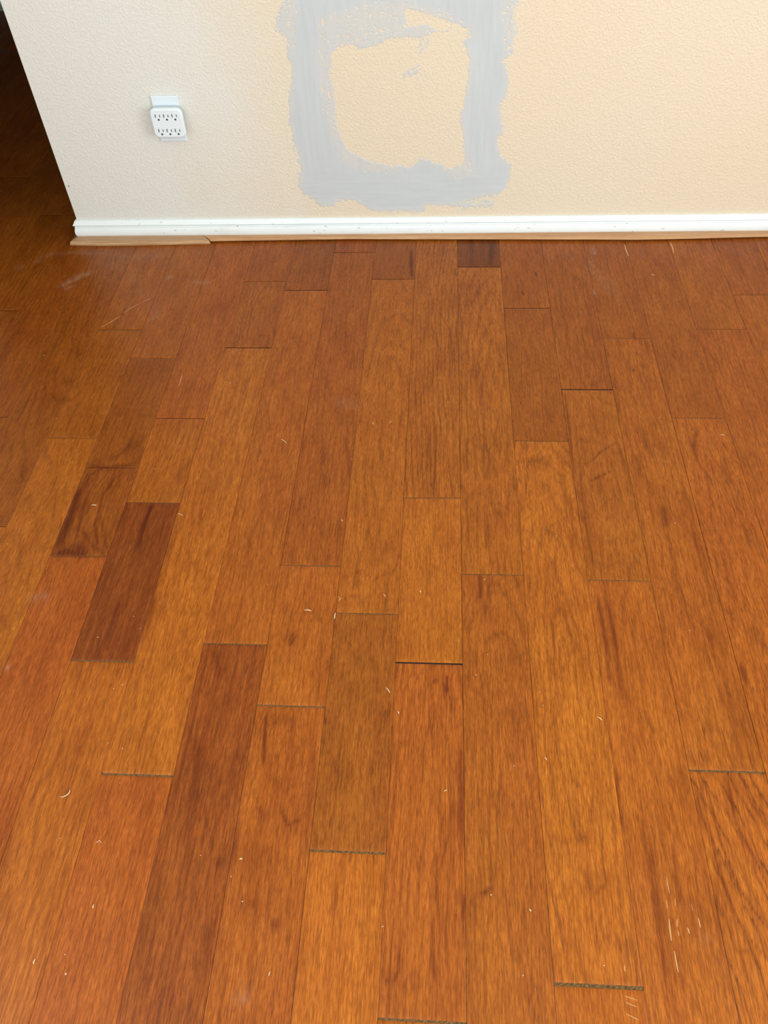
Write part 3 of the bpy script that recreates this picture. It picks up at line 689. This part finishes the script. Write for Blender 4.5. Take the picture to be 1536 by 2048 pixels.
# ------------------------------------------------------------------ scratches in the finish (parts of the floor)
def ribbon(name, pts, w, mat, z=.00012, parent=None, px=True, lift=0.0, thick=.0):
    P = [fl(*p) for p in pts] if px else [Vector(p) for p in pts]
    n = len(P); V = []; Fs = []
    for i, p in enumerate(P):
        a = P[max(i-1, 0)]; b = P[min(i+1, n-1)]; d = (b-a); d.z = 0; d.normalize(); nn = Vector((-d.y, d.x, 0))
        ww = w*(.35+.65*math.sin(math.pi*(i+.5)/n))
        zz = z+lift*math.sin(math.pi*i/(n-1))
        V += [(p.x+nn.x*ww, p.y+nn.y*ww, zz), (p.x-nn.x*ww, p.y-nn.y*ww, zz)]
    k = len(V); V += [(x, y, zz-max(thick, .0003)) for x, y, zz in V]
    for i in range(n-1):
        a, b, c, d = 2*i, 2*i+1, 2*i+3, 2*i+2
        Fs += [(a, b, c, d), (a+k, d+k, c+k, b+k), (a, d, d+k, a+k), (b, b+k, c+k, c)]
    Fs += [(0, k, k+1, 1), (2*n-2, 2*n-1, 2*n-1+k, 2*n-2+k)]
    return mesh_obj(name, V, Fs, mat, parent)
def dens(pts, n=7, jit=0.0, seed=0):
    r = random.Random(seed); out = []
    for i in range(n):
        t = i/(n-1)*(len(pts)-1); j = min(int(t), len(pts)-2); f = t-j
        out.append((pts[j][0]*(1-f)+pts[j+1][0]*f+r.uniform(-jit, jit), pts[j][1]*(1-f)+pts[j+1][1]*f+r.uniform(-jit, jit)))
    return out
SC = [([(199,657),(222,644),(240,632)],.0011),([(247,626),(262,616),(280,607)],.0008),([(284,604),(299,598)],.0005),
 ([(1333,1753),(1335,1770),(1339,1786)],.0005),([(1333,1800),(1335,1817)],.0004),([(1350,1797),(1351,1812)],.00035),([(1338,1838),(1340,1860),(1343,1882)],.00085),
 ([(1354,1838),(1355,1854)],.0006),([(1356,1861),(1358,1872)],.0005),([(1375,1855),(1379,1868)],.0008),([(1396,1835),(1399,1846),(1401,1855)],.0008),
 ([(1348,1902),(1352,1922),(1357,1945)],.0008),([(1383,1808),(1386,1822)],.0003),
 ([(1250,1992),(1275,2001)],.0004),([(1252,2005),(1274,2014)],.0004),([(1252,2028),(1278,2040)],.0004),
 ([(1249,1930),(1250,1943)],.0007),([(364,747),(362,760),(357,772)],.0007),([(1249,489),(1252,500),(1257,512)],.0016),([(1341,484),(1345,495),(1348,506)],.0018)]
for i, (pts, w_) in enumerate(SC):
    ribbon('scratch', dens(pts, 8, .25, i), w_, M_SCR, .00010, floor)

# ------------------------------------------------------------------ loose shavings and grit
def shaving(pts, w, label, lift=.0012, group=None, mat=None):
    P = [fl(*p) for p in pts]; c = sum(P, Vector())/len(P)
    o = ribbon('wood_shaving', [(p.x-c.x, p.y-c.y, 0) for p in P], w, mat or M_SHAV, .0005, None, False, lift, .0004)
    o.location = (c.x, c.y, .0003); tag(o, label, 'wood shaving', group); return o
G = 'loose wood shavings on the floor'
SH = [
 ([(121,1594),(127,1594.5),(133,1592),(138,1588),(140.5,1583),(139.5,1580)],.0009,'largest curled pale shaving, a hook shape on the reddish plank at lower left'),
 ([(562,879),(566,881),(570,884),(573,887)],.0008,'short pale sliver on the long brown plank left of centre'),
 ([(183,1010.5),(188,1011),(193,1011)],.0012,'small pale flake on the dark swirl-grained plank at left'),
 ([(355,1028),(360,1029),(366,1032)],.0006,'thin pale fibre beside the top of the dark streaked plank at left'),
 ([(671,1226),(670,1232),(669,1238)],.0010,'upright white splinter at the corner of an end joint near the centre'),
 ([(609,1220.5),(616,1221),(623,1222)],.0011,'flat pale olive chip on the plank with the knot'),
 ([(676,1193),(679,1196),(681,1199),(677,1202)],.0004,'tiny curled fibre hugging the seam left of the arched grain'),
 ([(766,1189),(769,1191),(771,1195)],.0006,'tiny bent shaving on the arched grain plank near its lower end'),
 ([(772,1376),(776,1380),(780,1386)],.0008,'bent pale shaving on the olive brown plank, below the wide open joint'),
 ([(795,1423),(797,1425),(798,1428)],.0009,'small pale shaving just right of the seam under the wide open joint'),
 ([(888,1583),(891,1582),(894,1580)],.0007,'small pale shaving on the striped reddish plank near the centre'),
 ([(1194,1434),(1199,1437),(1204,1441)],.0008,'slanting pale shaving on the light plank right of centre'),
 ([(1089,1515),(1091,1517),(1093,1520)],.0008,'short pale shaving on the light plank, below the slanting one'),
 ([(1441,870),(1445,870.5),(1449,871)],.0008,'level pale sliver near the faint joint at the upper right'),
 ([(1302,550),(1305,551),(1309,551)],.0010,'pale chip close to the baseboard at the upper right'),
 ([(186,1817),(187,1813),(188,1809)],.0009,'upright pale splinter on the reddish planks at the bottom left'),
 ([(67,1928),(69,1923),(71,1918)],.0009,'slanting pale splinter nearest the bottom left corner'),
 ([(192,1686),(196,1684),(200,1681),(203,1686)],.0004,'fine tangled fibre below the hook-shaped shaving'),
 ([(479,1719),(482,1718),(485,1718)],.0011,'short level flake on the dark red streaked plank at lower left'),
 ([(538,1952),(539,1947),(541,1943)],.0006,'thin upright splinter near the bottom, left of the pale striped plank'),
 ([(1058,1818),(1062,1823)],.0009,'short pale splinter on the plank left of the wide dark joint'),
 ([(846,1040),(848,1042)],.0004,None),
 ([(840,1181),(841,1185)],.0009,'short pale splinter on the light plank above the wide open joint'),
 ([(682,1039),(685,1043)],.0006,'faint short fibre beside the seam above the arched grain'),
 ([(744,845),(748,850)],.0006,'faint slanting fibre above the arched grain plank'),
 ([(780,846),(784,843)],.0007,'faint fibre leaning right, beside the dark oval grain'),
 ([(600,1160),(600,1160)],.0,None)]
for pts, w_, lab in SH:
    if lab: shaving(dens(pts, 6), w_, lab, group=G)
bm = bmesh.new(); bmesh.ops.create_icosphere(bm, subdivisions=2, radius=.0008)
for v in bm.verts: v.co *= 1+.25*math.sin(v.co.x*4000+v.co.y*3100)
g0 = bm_obj('grit_speck', bm, M_GRIT)
GR = [(88,711,1.3),(21,680,.8),(113,837,1.1),(461,766,1.5),(309,938,1.1),(170,712,.7),(521,575,.9),(535,1169,.9),(795,621,1.4),(696,840,1.0),(685,805,.8),(896,804,1.2),
 (704,918,.9),(952,1350,1.3),(765,1853,1.2),(982,1790,1.2),(1208,1931,1.1),(1046,1951,1.1),(485,1803,1.3),(462,1753,1.1),(132,1948,1.6),(245,1497,1.2),(216,1486,1.0),(240,1566,.9),
 (119,1677,.9),(401,1711,.9),(130,1909,1.0),(245,1370,1.3),(227,1377,1.0),(267,1233,1.0),(280,1257,.9),(196,1275,1.2),(1350,1046,1.3),(1319,835,1.1),(1080,1384,.8),(1086,1411,1.0),(969,1159,1.2),(1380,1261,1.1),(1113,1072,1.0),
 (1028,1532,1.0),(1414,611,1.0),(975,1309,1.0),(62,519,.9),(1291,549,.8),(15,1088,1.0),(299,598,1.0)]
for i, (px, py, s_) in enumerate(GR):
    o = g0 if i == 0 else g0.copy()
    if i: COL.objects.link(o)
    p = fl(px, py); o.location = (p.x, p.y, 0.0008*s_*.62); o.scale = (s_, s_, s_*.6); o.rotation_euler = (0, 0, i*1.3)
    tag(o, 'tiny pale speck of grit lying on the wood floor', 'grit', 'scattered grit specks')
